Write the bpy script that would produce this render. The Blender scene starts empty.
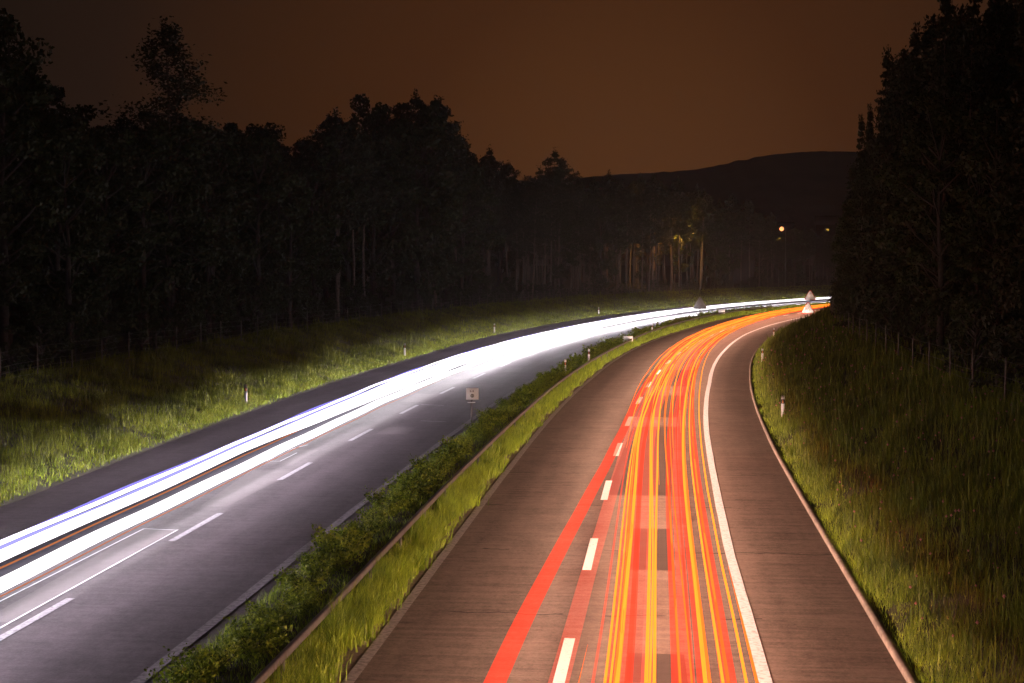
import bpy, math, random
import numpy as np
from mathutils import Vector

random.seed(7)
rng = np.random.default_rng(7)
scene = bpy.context.scene
R = math.radians

# ------------------------------------------------------------------ camera
cam_d = bpy.data.cameras.new('camera')
cam_d.sensor_width = 36.0
cam_d.lens = 1500.0 / 1024.0 * 36.0
cam_d.clip_start = 0.1
cam_d.clip_end = 20000
cam = bpy.data.objects.new('camera', cam_d)
scene.collection.objects.link(cam)
cam.location = (0, 0, 7.5)
cam.rotation_euler = (math.pi / 2 - math.atan(77.0 / 1500.0), 0, 0)
scene.camera = cam

# ------------------------------------------------------------------ night sky
world = bpy.data.worlds.new('World')
scene.world = world
world.use_nodes = True
wn, wl = world.node_tree.nodes, world.node_tree.links
wn.clear()
w_out = wn.new('ShaderNodeOutputWorld')
w_tc = wn.new('ShaderNodeTexCoord')
w_sep = wn.new('ShaderNodeSeparateXYZ')
wl.new(w_tc.outputs['Generated'], w_sep.inputs[0])
# town glow low on the horizon, a little right of straight ahead
w_dot = wn.new('ShaderNodeVectorMath'); w_dot.operation = 'DOT_PRODUCT'
gd = Vector((0.075, 1.0, 0.055)).normalized()
w_dot.inputs[1].default_value = gd
wl.new(w_tc.outputs['Generated'], w_dot.inputs[0])
w_map = wn.new('ShaderNodeMapRange')
w_map.inputs['From Min'].default_value = 0.90
w_map.inputs['From Max'].default_value = 1.0
wl.new(w_dot.outputs['Value'], w_map.inputs['Value'])
w_ramp = wn.new('ShaderNodeValToRGB')
e = w_ramp.color_ramp.elements
e[0].position = 0.0; e[0].color = (0.0085, 0.0055, 0.0038, 1)
e[1].position = 1.0; e[1].color = (0.088, 0.031, 0.0088, 1)
for pos, c in ((0.42, (0.0185, 0.0090, 0.0055)), (0.74, (0.044, 0.0156, 0.0054)), (0.90, (0.059, 0.0195, 0.0058))):
    x = e.new(pos); x.color = (*c, 1)
wl.new(w_map.outputs[0], w_ramp.inputs[0])
w_bg = wn.new('ShaderNodeBackground')
wl.new(w_ramp.outputs[0], w_bg.inputs['Color'])
w_bg.inputs['Strength'].default_value = 1.4
# the last trace of daylight: Nishita sky with the sun well under the horizon
w_sky = wn.new('ShaderNodeTexSky'); w_sky.sky_type = 'NISHITA'; w_sky.sun_disc = False
w_sky.sun_elevation = R(-6); w_sky.sun_rotation = R(20)
w_bg2 = wn.new('ShaderNodeBackground'); w_bg2.inputs['Strength'].default_value = 0.002
wl.new(w_sky.outputs[0], w_bg2.inputs['Color'])
w_add = wn.new('ShaderNodeAddShader')
wl.new(w_bg.outputs[0], w_add.inputs[0]); wl.new(w_bg2.outputs[0], w_add.inputs[1])
wl.new(w_add.outputs[0], w_out.inputs['Surface'])

# ------------------------------------------------------------------ exposure
vs = scene.view_settings
vs.view_transform = 'Standard'; vs.look = 'None'; vs.exposure = 0.0; vs.gamma = 1.0; vs.use_curve_mapping = False
cy = scene.cycles
cy.use_denoising = True
cy.max_bounces = 5; cy.diffuse_bounces = 2; cy.glossy_bounces = 2; cy.transparent_max_bounces = 40
cy.transmission_bounces = 2; cy.volume_bounces = 0
cy.sample_clamp_indirect = 3.0
cy.use_light_tree = True
cy.volume_step_rate = 4.0

WHITE_GLOW = 2.3
HEADLAMP_AWAY = 92.0
HEADLAMP_TOWARDS = 100.0
HEADLAMP_TO_BANK = 380.0
HEADLAMP_FACING = 9.0
HEADLAMP_AHEAD = 46.0
HAZE = 0.0003

# ------------------------------------------------------------------ materials
def new_mat(name):
    m = bpy.data.materials.new(name); m.use_nodes = True
    nt = m.node_tree
    return m, nt, nt.nodes, nt.links, nt.nodes['Principled BSDF']

def plain(name, col, rough=0.6, metal=0.0, var=0.25, scale=6.0):
    m, nt, n, l, p = new_mat(name)
    tc = n.new('ShaderNodeTexCoord'); no = n.new('ShaderNodeTexNoise'); no.inputs['Scale'].default_value = scale
    no.inputs['Detail'].default_value = 6
    l.new(tc.outputs['Object'], no.inputs['Vector'])
    r = n.new('ShaderNodeValToRGB')
    r.color_ramp.elements[0].position = 0.3; r.color_ramp.elements[1].position = 0.7
    r.color_ramp.elements[0].color = (*[c * (1 - var) for c in col], 1)
    r.color_ramp.elements[1].color = (*[min(1, c * (1 + var)) for c in col], 1)
    l.new(no.outputs['Fac'], r.inputs[0]); l.new(r.outputs[0], p.inputs['Base Color'])
    p.inputs['Roughness'].default_value = rough; p.inputs['Metallic'].default_value = metal
    return m

def leafy(name, c0, c1, transl=0.3, rough=0.55, spec=0.3, patchy=0.0):
    m, nt, n, l, p = new_mat(name)
    g = n.new('ShaderNodeNewGeometry')
    r = n.new('ShaderNodeValToRGB')
    r.color_ramp.elements[0].color = (*c0, 1); r.color_ramp.elements[1].color = (*c1, 1)
    if patchy:
        tc = n.new('ShaderNodeTexCoord'); no = n.new('ShaderNodeTexNoise'); no.inputs['Scale'].default_value = patchy
        no.inputs['Detail'].default_value = 5; no.inputs['Roughness'].default_value = 0.65
        l.new(tc.outputs['Object'], no.inputs['Vector'])
        ma = n.new('ShaderNodeMath'); ma.operation = 'MULTIPLY_ADD'; ma.inputs[1].default_value = 2.5; ma.inputs[2].default_value = -1.08
        l.new(no.outputs['Fac'], ma.inputs[0])
        mb_ = n.new('ShaderNodeMath'); mb_.operation = 'MULTIPLY_ADD'; mb_.inputs[1].default_value = 0.6
        l.new(g.outputs['Random Per Island'], mb_.inputs[0]); l.new(ma.outputs[0], mb_.inputs[2])
        l.new(mb_.outputs[0], r.inputs[0])
    else:
        l.new(g.outputs['Random Per Island'], r.inputs[0])
    l.new(r.outputs[0], p.inputs['Base Color'])
    p.inputs['Roughness'].default_value = rough
    p.inputs['Specular IOR Level'].default_value = spec
    t = n.new('ShaderNodeBsdfTranslucent'); l.new(r.outputs[0], t.inputs['Color'])
    mx = n.new('ShaderNodeMixShader'); mx.inputs[0].default_value = transl
    l.new(p.outputs[0], mx.inputs[1]); l.new(t.outputs[0], mx.inputs[2])
    l.new(mx.outputs[0], n['Material Output'].inputs['Surface'])
    return m

def glow(name, col, strength, clear=False, through=(1, 1, 1)):
    """what gives off light: opaque lamp glow, or a clear glow one can look through"""
    m = bpy.data.materials.new(name); m.use_nodes = True
    n, l = m.node_tree.nodes, m.node_tree.links
    n.clear()
    o = n.new('ShaderNodeOutputMaterial'); em = n.new('ShaderNodeEmission')
    em.inputs['Color'].default_value = (*col, 1); em.inputs['Strength'].default_value = strength
    if clear:
        t = n.new('ShaderNodeBsdfTransparent'); a = n.new('ShaderNodeAddShader')
        t.inputs['Color'].default_value = (*through, 1)
        l.new(em.outputs[0], a.inputs[0]); l.new(t.outputs[0], a.inputs[1]); l.new(a.outputs[0], o.inputs['Surface'])
    else:
        l.new(em.outputs[0], o.inputs['Surface'])
    return m

def asphalt(name, dark, light, grain, rough, spec, grooves=0.5, crack=1.0):
    """UV: u = metres across the road, v = metres along it"""
    m, nt, n, l, p = new_mat(name)
    uv = n.new('ShaderNodeUVMap'); uv.uv_map = 'road'
    def noise(sx, sy, detail=4, rough_=0.6):
        mp = n.new('ShaderNodeMapping'); mp.inputs['Scale'].default_value = (sx, sy, 1)
        l.new(uv.outputs[0], mp.inputs['Vector'])
        t = n.new('ShaderNodeTexNoise'); t.inputs['Scale'].default_value = 1.0
        t.inputs['Detail'].default_value = detail; t.inputs['Roughness'].default_value = rough_
        l.new(mp.outputs[0], t.inputs['Vector'])
        return t.outputs['Fac']
    def mth(op, a, b=None, c=None):
        x = n.new('ShaderNodeMath'); x.operation = op
        for i, v in enumerate((a, b, c)):
            if v is None: continue
            if isinstance(v, (int, float)): x.inputs[i].default_value = v
            else: l.new(v, x.inputs[i])
        return x.outputs[0]
    big = noise(0.16, 0.03, 3)
    wheel = noise(0.9, 0.012, 2)
    streak = noise(0.3, 4.2, 6, 0.75)
    fine = noise(grain, grain, 3, 0.8)
    mid = noise(4.5, 3.2, 4, 0.75)
    blot = noise(0.9, 0.45, 5, 0.7)
    f = mth('MULTIPLY', big, 0.35)
    f = mth('MULTIPLY_ADD', wheel, 0.45, f)
    f = mth('MULTIPLY_ADD', streak, grooves, f)
    f = mth('MULTIPLY_ADD', fine, 0.75, f)
    f = mth('MULTIPLY_ADD', mid, 0.6, f)
    f = mth('MULTIPLY_ADD', blot, 0.5, f)
    f = mth('SUBTRACT', f, 0.4 + grooves * 0.5 - 0.13 + 0.55)
    r = n.new('ShaderNodeValToRGB')
    r.color_ramp.elements[0].position = 0.22; r.color_ramp.elements[1].position = 0.78
    r.color_ramp.elements[0].color = (*dark, 1); r.color_ramp.elements[1].color = (*light, 1)
    l.new(f, r.inputs[0])
    # transverse cracks: thin, broken, wandering
    sep = n.new('ShaderNodeSeparateXYZ'); l.new(uv.outputs[0], sep.inputs[0])
    wob = noise(0.8, 0.5, 4)
    v = mth('MULTIPLY_ADD', wob, 0.9, sep.outputs['Y'])
    fr = mth('FRACT', mth('DIVIDE', v, 7.3))
    dist = mth('ABSOLUTE', mth('SUBTRACT', fr, 0.5))
    line = mth('LESS_THAN', dist, 0.0050)
    mask = mth('GREATER_THAN', noise(0.35, 0.22, 2), 0.5)
    fac = mth('MULTIPLY', mth('MULTIPLY', line, mask), crack)
    mx = n.new('ShaderNodeMix'); mx.data_type = 'RGBA'
    l.new(fac, mx.inputs['Factor']); l.new(r.outputs[0], mx.inputs['A'])
    mx.inputs['B'].default_value = (0.012, 0.011, 0.010, 1)
    l.new(mx.outputs['Result'], p.inputs['Base Color'])
    p.inputs['Roughness'].default_value = rough
    p.inputs['Specular IOR Level'].default_value = spec
    b = n.new('ShaderNodeBump'); b.inputs['Strength'].default_value = 0.5; b.inputs['Distance'].default_value = 0.01
    l.new(mth('MULTIPLY_ADD', streak, 0.6, fine), b.inputs['Height']); l.new(b.outputs[0], p.inputs['Normal'])
    return m

def paint(name, col, wear=0.45):
    m, nt, n, l, p = new_mat(name)
    uv = n.new('ShaderNodeTexCoord')
    t = n.new('ShaderNodeTexNoise'); t.inputs['Scale'].default_value = 9; t.inputs['Detail'].default_value = 8
    l.new(uv.outputs['Object'], t.inputs['Vector'])
    r = n.new('ShaderNodeValToRGB')
    r.color_ramp.elements[0].position = wear - 0.12; r.color_ramp.elements[1].position = wear + 0.12
    r.color_ramp.elements[0].color = (*[c * 0.45 for c in col], 1); r.color_ramp.elements[1].color = (*col, 1)
    l.new(t.outputs['Fac'], r.inputs[0]); l.new(r.outputs[0], p.inputs['Base Color'])
    p.inputs['Roughness'].default_value = 0.6
    return m

M = {}
M['asphalt_right'] = asphalt('worn_concrete_asphalt', (0.058, 0.047, 0.041), (0.22, 0.182, 0.155), 14, 0.72, 0.3, 1.0)
M['asphalt_left'] = asphalt('dark_speckled_asphalt', (0.035, 0.033, 0.035), (0.19, 0.172, 0.18), 15, 0.5, 0.5, 0.6, 0.3)
M['patch_dark'] = asphalt('dark_repair_asphalt', (0.028, 0.026, 0.025), (0.065, 0.060, 0.055), 26, 0.7, 0.35, 0.9, 0)
M['patch_light'] = asphalt('pale_repair_concrete', (0.13, 0.12, 0.12), (0.22, 0.21, 0.21), 30, 0.55, 0.5, 0.4, 0)
M['paint'] = paint('white_road_paint', (0.82, 0.88, 0.90), 0.30)
M['paint_worn'] = paint('worn_grey_road_paint', (0.34, 0.33, 0.33), 0.46)
M['paint_mid'] = paint('dulled_road_paint', (0.52, 0.54, 0.56), 0.42)
M['paint_soft'] = paint('scuffed_white_road_paint', (0.62, 0.68, 0.74), 0.40)
M['kerb'] = plain('pale_kerb_stone', (0.16, 0.14, 0.125), 0.8, 0, 0.35, 4)
M['soil'] = plain('dark_soil', (0.03, 0.032, 0.014), 0.95, 0, 0.5, 1.5)
M['hill'] = plain('wooded_hillside', (0.11, 0.10, 0.08), 0.95, 0, 0.4, 0.03)
M['steel'] = plain('galvanised_steel', (0.12, 0.12, 0.125), 0.5, 0.35, 0.25, 9)
M['wood'] = plain('weathered_wood', (0.12, 0.11, 0.095), 0.85, 0, 0.35, 12)
M['white'] = plain('white_enamel', (0.82, 0.86, 0.88), 0.45, 0, 0.05, 9)
M['black'] = plain('black_print', (0.03, 0.03, 0.035), 0.6, 0, 0.2, 9)
M['grey'] = plain('grey_sheet_metal', (0.24, 0.24, 0.26), 0.6, 0.1, 0.2, 5)
M['red'] = plain('red_reflective_print', (0.55, 0.05, 0.04), 0.5, 0, 0.1, 9)
M['reflector'] = plain('amber_reflector', (0.7, 0.30, 0.12), 0.3, 0, 0.1, 9)
M['bark'] = plain('grey_brown_bark', (0.045, 0.037, 0.032), 0.95, 0, 0.5, 5)
M['pine_bark'] = plain('flaky_pine_bark', (0.125, 0.105, 0.09), 0.95, 0, 0.45, 5)
M['pine_leaf'] = leafy('pine_needles', (0.016, 0.022, 0.011), (0.042, 0.052, 0.022), 0.15)
M['broad_leaf'] = leafy('broad_leaves', (0.016, 0.026, 0.009), (0.044, 0.058, 0.018), 0.2)
M['shrub_leaf'] = leafy('shrub_leaves', (0.055, 0.10, 0.007), (0.28, 0.38, 0.03), 0.35)
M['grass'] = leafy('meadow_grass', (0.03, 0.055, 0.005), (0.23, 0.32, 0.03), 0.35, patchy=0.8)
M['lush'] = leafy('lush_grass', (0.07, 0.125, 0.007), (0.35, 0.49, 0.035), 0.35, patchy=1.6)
M['bankg'] = leafy('rough_bank_grass', (0.028, 0.042, 0.004), (0.24, 0.29, 0.02), 0.3, patchy=0.5)
M['flower'] = plain('dusty_pink_flowers', (0.36, 0.17, 0.16), 0.8, 0, 0.4, 3)
M['wall'] = plain('dark_timber_wall', (0.035, 0.03, 0.026), 0.9, 0, 0.15, 2)
M['roof'] = plain('dark_tiled_roof', (0.03, 0.022, 0.02), 0.9, 0, 0.2, 3)

# ------------------------------------------------------------------ helpers
def link(o):
    scene.collection.objects.link(o); return o

def tag(o, label=None, cat=None, group=None, kind=None):
    if label: o['label'] = label
    if cat: o['category'] = cat
    if group: o['group'] = group
    if kind: o['kind'] = kind
    return o

def np_mesh(name, V, F, mat=None, smooth=False):
    """F: list of arrays of faces, each of shape (n, k)"""
    if isinstance(F, np.ndarray): F = [F]
    V = np.asarray(V, dtype=np.float32)
    me = bpy.data.meshes.new(name)
    me.vertices.add(len(V)); me.vertices.foreach_set('co', V.ravel())
    loops = np.concatenate([f.ravel() for f in F]).astype(np.int32)
    tot = np.concatenate([np.full(len(f), f.shape[1]) for f in F]).astype(np.int32)
    start = np.concatenate([[0], np.cumsum(tot)[:-1]]).astype(np.int32)
    me.loops.add(len(loops)); me.loops.foreach_set('vertex_index', loops)
    me.polygons.add(len(tot)); me.polygons.foreach_set('loop_start', start)
    me.update(calc_edges=True)
    if smooth: me.polygons.foreach_set('use_smooth', np.ones(len(tot), dtype=bool))
    if mat: me.materials.append(mat)
    return me

class MB:
    """collects shapes, then links them as one mesh object"""
    def __init__(s): s.V = []; s.Q = []; s.T = []; s.n = 0
    def add(s, V, quads=None, tris=None):
        V = np.asarray(V, float).reshape(-1, 3)
        if quads is not None and len(quads): s.Q.append(np.asarray(quads, int).reshape(-1, 4) + s.n)
        if tris is not None and len(tris): s.T.append(np.asarray(tris, int).reshape(-1, 3) + s.n)
        s.V.append(V); s.n += len(V)
    def box(s, c, d, rot=0.0):
        x, y, z = (np.array(d) / 2)
        P = np.array([(sx * x, sy * y, sz * z) for sz in (-1, 1) for sx, sy in ((-1, -1), (1, -1), (1, 1), (-1, 1))])
        ca, sa = math.cos(rot), math.sin(rot)
        P = np.stack([P[:, 0] * ca - P[:, 1] * sa, P[:, 0] * sa + P[:, 1] * ca, P[:, 2]], 1) + np.array(c)
        s.add(P, [(0, 3, 2, 1), (4, 5, 6, 7), (0, 1, 5, 4), (1, 2, 6, 5), (2, 3, 7, 6), (3, 0, 4, 7)])
    def tube(s, pts, radii, sides=7, cap=True):
        pts = np.asarray(pts, float); radii = np.broadcast_to(np.asarray(radii, float), (len(pts),))
        t = np.gradient(pts, axis=0); t /= np.linalg.norm(t, axis=1)[:, None] + 1e-9
        up = np.where(np.abs(t[:, 2:3]) > 0.9, np.array([[1.0, 0, 0]]), np.array([[0, 0, 1.0]]))
        a = np.cross(t, up); a /= np.linalg.norm(a, axis=1)[:, None] + 1e-9
        b = np.cross(a, t)
        th = np.arange(sides) * 2 * math.pi / sides
        ring = pts[:, None, :] + radii[:, None, None] * (a[:, None, :] * np.cos(th)[None, :, None] + b[:, None, :] * np.sin(th)[None, :, None])
        V = ring.reshape(-1, 3)
        i = np.arange(len(pts) - 1)[:, None] * sides; j = np.arange(sides)[None, :]; k = (j + 1) % sides
        Q = np.stack([i + j, i + sides + j, i + sides + k, i + k], -1).reshape(-1, 4)
        T = []
        if cap:
            n = len(V); V = np.vstack([V, pts[0], pts[-1]])
            o = (len(pts) - 1) * sides
            for q in range(sides):
                T.append((n, q, (q + 1) % sides)); T.append((n + 1, o + (q + 1) % sides, o + q))
        s.add(V, Q, T)
    def data(s, name, mat, smooth=False):
        F = []
        if s.Q: F.append(np.concatenate(s.Q))
        if s.T: F.append(np.concatenate(s.T))
        return np_mesh(name, np.concatenate(s.V), F, mat, smooth)
    def build(s, name, mat, parent=None, smooth=False):
        o = link(bpy.data.objects.new(name, s.data(name, mat, smooth)))
        if parent: o.parent = parent
        return o

def empty(name, loc, rz=0.0, scale=1.0):
    o = link(bpy.data.objects.new(name, None))
    o.location = loc; o.rotation_euler = (0, 0, rz); o.scale = (scale,) * 3
    o.empty_display_size = 0.3
    return o

def copy_tree(o, parent=None):
    c = o.copy(); link(c); c.parent = parent
    for ch in list(o.children): copy_tree(ch, c)
    return c

# ------------------------------------------------------------------ the line of the road
POLY = (-1.351034608758417e-08, 7.654870484483449e-06, -0.0007454570207550376, 0.1253064855325148, -1.9805985096044416)
_pts = [(np.polyval(POLY, y), y) for y in np.arange(-32.0, 190.0, 1.0)]
_h = math.atan(np.polyval(np.polyder(POLY), 189.0))
while len(_pts) < 720:
    x, y = _pts[-1]
    _pts.append((x + math.sin(_h), y + math.cos(_h)))
    _h = min(_h + R(0.115), R(58))
CL = np.array(_pts)
_t = np.gradient(CL, axis=0); _t /= np.hypot(_t[:, 0], _t[:, 1])[:, None]
CN = np.stack([_t[:, 1], -_t[:, 0]], 1)
CS = np.concatenate([[0], np.cumsum(np.hypot(*np.diff(CL, axis=0).T))]) - 32.0

def at(s, off):
    """point s metres along the road, off metres right of the dashed line (arrays fine)"""
    s = np.asarray(s, float); off = np.asarray(off, float)
    x = np.interp(s, CS, CL[:, 0]) + off * np.interp(s, CS, CN[:, 0])
    y = np.interp(s, CS, CL[:, 1]) + off * np.interp(s, CS, CN[:, 1])
    return x, y
def heading(s):
    nx, ny = np.interp(s, CS, CN[:, 0]), np.interp(s, CS, CN[:, 1])
    return math.atan2(-nx * 0 + ny, nx)          # rotation about z that turns +y along the road
def curve(*kv):
    k = np.array(kv, float)
    return lambda s: np.interp(s, k[:, 0], k[:, 1])

oL = curve((60, -3.88), (100, -3.9), (136, -4.35), (175, -4.6), (215, -5.5), (260, -5.6))
oR = curve((27, 3.58), (40, 3.48), (70, 3.62), (96, 3.85), (133, 3.66), (165, 3.25), (190, 3.3), (215, 3.8))
oK = curve((30, 6.1), (62, 6.15), (83, 6.28), (104, 6.4), (160, 6.4), (220, 6.8))
oML = curve((40, -7.65), (100, -7.55), (160, -8.2), (215, -10.0), (260, -10.4))
oMD = curve((30, -11.5), (100, -11.6), (160, -12.2), (215, -13.3))
oLL = curve((30, -15.5), (100, -15.7), (160, -16.6), (215, -18.0), (300, -18.5))
oG = curve((20, -18.6), (45, -18.75), (62, -19.2), (82, -19.7), (119, -20.4), (158, -22.4), (220, -24.5), (300, -27))

# ground height as a function of s and offset
_bump = [(rng.uniform(0.05, 0.5), rng.uniform(0.05, 0.5), rng.uniform(0, 6.3), rng.uniform(0.4, 1)) for _ in range(9)]
def ground_z(s, off):
    s = np.asarray(s, float); off = np.asarray(off, float)
    s, off = np.broadcast_arrays(s, off)
    dl = oG(s) - off; dr = off - oK(s) - 0.12
    z = np.full(s.shape, -0.08)
    lb = np.interp(dl, (-0.6, 0.0, 0.6, 3, 8, 12, 40, 130), (-0.08, 0.02, 0.16, 0.75, 2.25, 2.6, 4.2, 9))
    rb = np.interp(dr, (-0.6, 0.0, 0.5, 3, 6.2, 9, 30, 90), (-0.08, 0.0, 0.18, 1.45, 3.0, 3.5, 5.5, 9))
    z = np.where(dl > -0.6, lb, z); z = np.where(dr > -0.6, rb, z)
    med = np.clip(np.minimum(off - (oML(s) + 0.35), (oL(s) - 0.4) - off) / 0.5, 0, 1)
    z = np.maximum(z, -0.08 + 0.20 * med)
    amp = 0.13 * np.clip(np.maximum(dl, dr) / 2.0, 0, 1)
    n = sum(a * np.sin(p * s + q * off + r) for p, q, r, a in _bump) / 3.0
    return z + amp * n

# ------------------------------------------------------------------ ground, hills, roads
def terrain():
    ss = np.concatenate([np.arange(-30, 200, 2.0), np.arange(200, 520, 4.0)])
    left = [-150, -110, -80, -60, -50, -42, -36] ; 
    rel_l = -np.array([130, 95, 65, 45, 32, 24, 18, 14, 12, 10, 8, 7, 6, 5, 4, 3, 2.2, 1.5, 0.9, 0.4, 0.0, -0.6])
    rel_r = np.array([-0.6, 0.0, 0.4, 0.9, 1.5, 2.2, 3, 3.8, 4.6, 5.4, 6.2, 7.5, 9, 12, 16, 22, 30, 45, 65, 90])
    rows = []
    for s in ss:
        a = oG(s) + rel_l
        m = np.array([oLL(s), oMD(s), oML(s) - 0.1, oML(s) + 0.3, oML(s) + 0.9, (oML(s) + oL(s)) / 2, oL(s) - 0.95, oL(s) - 0.35, oL(s) + 0.1, 0, oR(s)])
        b = oK(s) + 0.12 + rel_r
        rows.append(np.concatenate([a, m, b]))
    O = np.array(rows); S = np.repeat(ss[:, None], O.shape[1], 1)
    X, Y = at(S, O); Z = ground_z(S, O)
    Z[:, 0] = -1.5; Z[:, -1] = -1.5; Z[0, :] = np.minimum(Z[0, :], -0.1); Z[-1, :] = -1.5
    nr, nc = O.shape
    V = np.stack([X, Y, Z], -1).reshape(-1, 3)
    i = np.arange(nr - 1)[:, None] * nc + np.arange(nc - 1)[None, :]
    F = np.stack([i, i + 1, i + nc + 1, i + nc], -1).reshape(-1, 4)
    # far country: big skirt down to the plain, all one sheet
    o = link(bpy.data.objects.new('ground', np_mesh('ground', V, F, M['soil'], True)))
    tag(o, kind='structure')
    mb = MB()
    r = 9000
    mb.add([(-r, -r, -1.2), (r, -r, -1.2), (r, r, -1.2), (-r, r, -1.2)], [(0, 1, 2, 3)])
    tag(mb.build('plain', M['soil']), kind='structure')
terrain()

def ridge(name, pts, Y, depth, seed):
    rs = np.random.default_rng(seed)
    px = np.array([p[0] for p in pts], float); py = np.array([p[1] for p in pts], float)
    gx = np.linspace(px[0], px[-1], 240)
    hz = np.interp(gx, px, py)
    hz = np.convolve(np.pad(hz, 6, mode='edge'), np.ones(13) / 13, 'valid') + rs.normal(0, 0.35, len(gx))
    X = (gx - 512) / 1500 * Y; Z = 7.5 + (264.5 - hz) / 1500 * Y
    prof = ((-1.0, 0.0), (-0.7, 0.28), (-0.4, 0.58), (-0.15, 0.84), (0.0, 1.0), (0.3, 0.85), (1.0, 0.0))
    V = np.array([(x, Y + d * depth, -1.5 + f * (z + 1.5) * (1 + (rs.normal(0, 0.012) if 0 < f < 1 else 0))) for d, f in prof for x, z in zip(X, Z)])
    nc = len(gx)
    i = np.arange(len(prof) - 1)[:, None] * nc + np.arange(nc - 1)[None, :]
    F = np.stack([i, i + 1, i + nc + 1, i + nc], -1).reshape(-1, 4)
    tag(link(bpy.data.objects.new(name, np_mesh(name, V, F, M['hill'], True))), kind='structure')
ridge('hill', [(150, 200), (300, 190), (450, 183), (560, 180), (600, 176), (650, 173), (690, 171.5), (720, 166), (745, 159), (770, 155), (800, 152.5), (825, 151.5), (860, 152.5), (900, 156), (1000, 172), (1150, 190), (1300, 220)], 1500, 420, 1)
ridge('foothill', [(500, 235), (600, 222), (700, 213), (770, 207), (800, 205), (850, 204), (950, 208), (1100, 225)], 950, 260, 2)

def strip(name, oa, ob, s0, s1, z, mat, step=2.0, kind='structure', parent=None, edge=0.0):
    n = max(2, int((s1 - s0) / step) + 1)
    s = np.linspace(s0, s1, n)
    a = oa(s) if callable(oa) else np.full(n, oa); b = ob(s) if callable(ob) else np.full(n, ob)
    if edge: a = a + rng.normal(0, edge, n); b = b + rng.normal(0, edge, n)
    K = 3 if np.mean(b - a) > 2 else 1
    cols = [a + (b - a) * k / K for k in range(K + 1)]
    O = np.stack(cols, 1); S = np.repeat(s[:, None], K + 1, 1)
    X, Y = at(S, O)
    V = np.stack([X, Y, np.full_like(X, z)], -1).reshape(-1, 3)
    i = np.arange(n - 1)[:, None] * (K + 1) + np.arange(K)[None, :]
    F = np.stack([i, i + 1, i + K + 2, i + K + 1], -1).reshape(-1, 4)
    me = np_mesh(name, V, F, mat)
    uvl = me.uv_layers.new(name='road')
    uv = np.stack([O.ravel(), S.ravel()], 1)[F.ravel()].astype(np.float32)
    uvl.data.foreach_set('uv', uv.ravel())
    o = link(bpy.data.objects.new(name, me))
    if kind: o['kind'] = kind
    if parent: o.parent = parent
    return o

strip('road', lambda s: oL(s) - 0.55, oK, -28, 500, 0.0, M['asphalt_right'])
strip('road', lambda s: oG(s) - 0.1, lambda s: oML(s) + 0.5, -28, 500, 0.0, M['asphalt_left'])

def kerb():
    s = np.arange(-28, 330, 1.0)
    mb = MB()
    prof = ((0.0, -0.05), (0.0, 0.10), (0.03, 0.125), (0.15, 0.125), (0.17, 0.05))
    rows = []
    for du, z in prof:
        x, y = at(s, oK(s) + du); rows.append(np.stack([x, y, np.full_like(x, z)], 1))
    V = np.stack(rows, 1); n, k, _ = V.shape
    i = np.arange(n - 1)[:, None] * k + np.arange(k - 1)[None, :]
    mb.add(V.reshape(-1, 3), np.stack([i, i + 1, i + k + 1, i + k], -1).reshape(-1, 4))
    tag(mb.build('kerb', M['kerb']), kind='structure')
kerb()

def line(off, w, s0, s1, mat, z=0.008, step=2.0):
    f = off if callable(off) else (lambda s: np.full_like(np.asarray(s, float), off))
    return strip('lane_marking', lambda s: f(s) - w / 2, lambda s: f(s) + w / 2, s0, s1, z, mat, step, edge=0.004)
line(oR, 0.24, -25, 420, M['paint_soft'])
line(oL, 0.22, -25, 420, M['paint_worn'])
line(oML, 0.25, -25, 420, M['paint_worn'])
line(oLL, 0.28, -25, 420, M['paint'])

def dashes(off, starts, length, w, mat):
    mb_V, mb_F, n = [], [], 0
    for s0 in starts:
        s = np.linspace(s0, s0 + length, 4); c = off(s)
        for k in range(3):
            for ss, oo in ((s[k], c[k] - w / 2), (s[k], c[k] + w / 2), (s[k + 1], c[k + 1] + w / 2), (s[k + 1], c[k + 1] - w / 2)):
                x, y = at(ss, oo); mb_V.append((float(x), float(y), 0.008))
            mb_F.append((n, n + 1, n + 2, n + 3)); n += 4
    o = link(bpy.data.objects.new('lane_marking', np_mesh('lane_marking', mb_V, np.array(mb_F), mat)))
    tag(o, kind='structure')
DASH0 = 28.1 - 2.05
dashes(lambda s: np.interp(s, (30, 60, 90, 120, 150, 180, 230), (-0.12, -0.1, 0.1, 0.14, 0.03, -0.22, 0.0)), [DASH0 + 11.05 * k for k in range(-4, 30)], 4.3, 0.22, M['paint'])
dashes(oMD, [28.2 + 0.05 - 11.0 * 0 + 11.6 * k for k in range(-3, 26)], 4.6, 0.20, M['paint_mid'])

# repair patches and seams (pixel outline of the photograph turned into road metres beforehand)
def unproj(px, py, z=0.0):
    th = math.atan(77.0 / 1500.0)
    dx, dy = (px - 512) / 1500.0, -(py - 341.5) / 1500.0
    d = (dx, math.cos(th) + dy * math.sin(th), -math.sin(th) + dy * math.cos(th))
    t = (7.5 - z) / -d[2]
    return d[0] * t, d[1] * t
def road_so(px, py, z=0.0):
    x, y = unproj(px, py, z)
    i = int(np.argmin((CL[:, 0] - x) ** 2 + (CL[:, 1] - y) ** 2))
    return CS[i] + float((x - CL[i, 0]) * _t[i, 0] + (y - CL[i, 1]) * _t[i, 1]), float((x - CL[i, 0]) * CN[i, 0] + (y - CL[i, 1]) * CN[i, 1])
def patch(s0, s1, a0, b0, a1, b1, mat, z=0.004):
    o = strip('road_patch', lambda s: np.interp(s, (s0, s1), (a0, a1)), lambda s: np.interp(s, (s0, s1), (b0, b1)), s0, s1, z, mat, 1.0)
    return o
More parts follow.
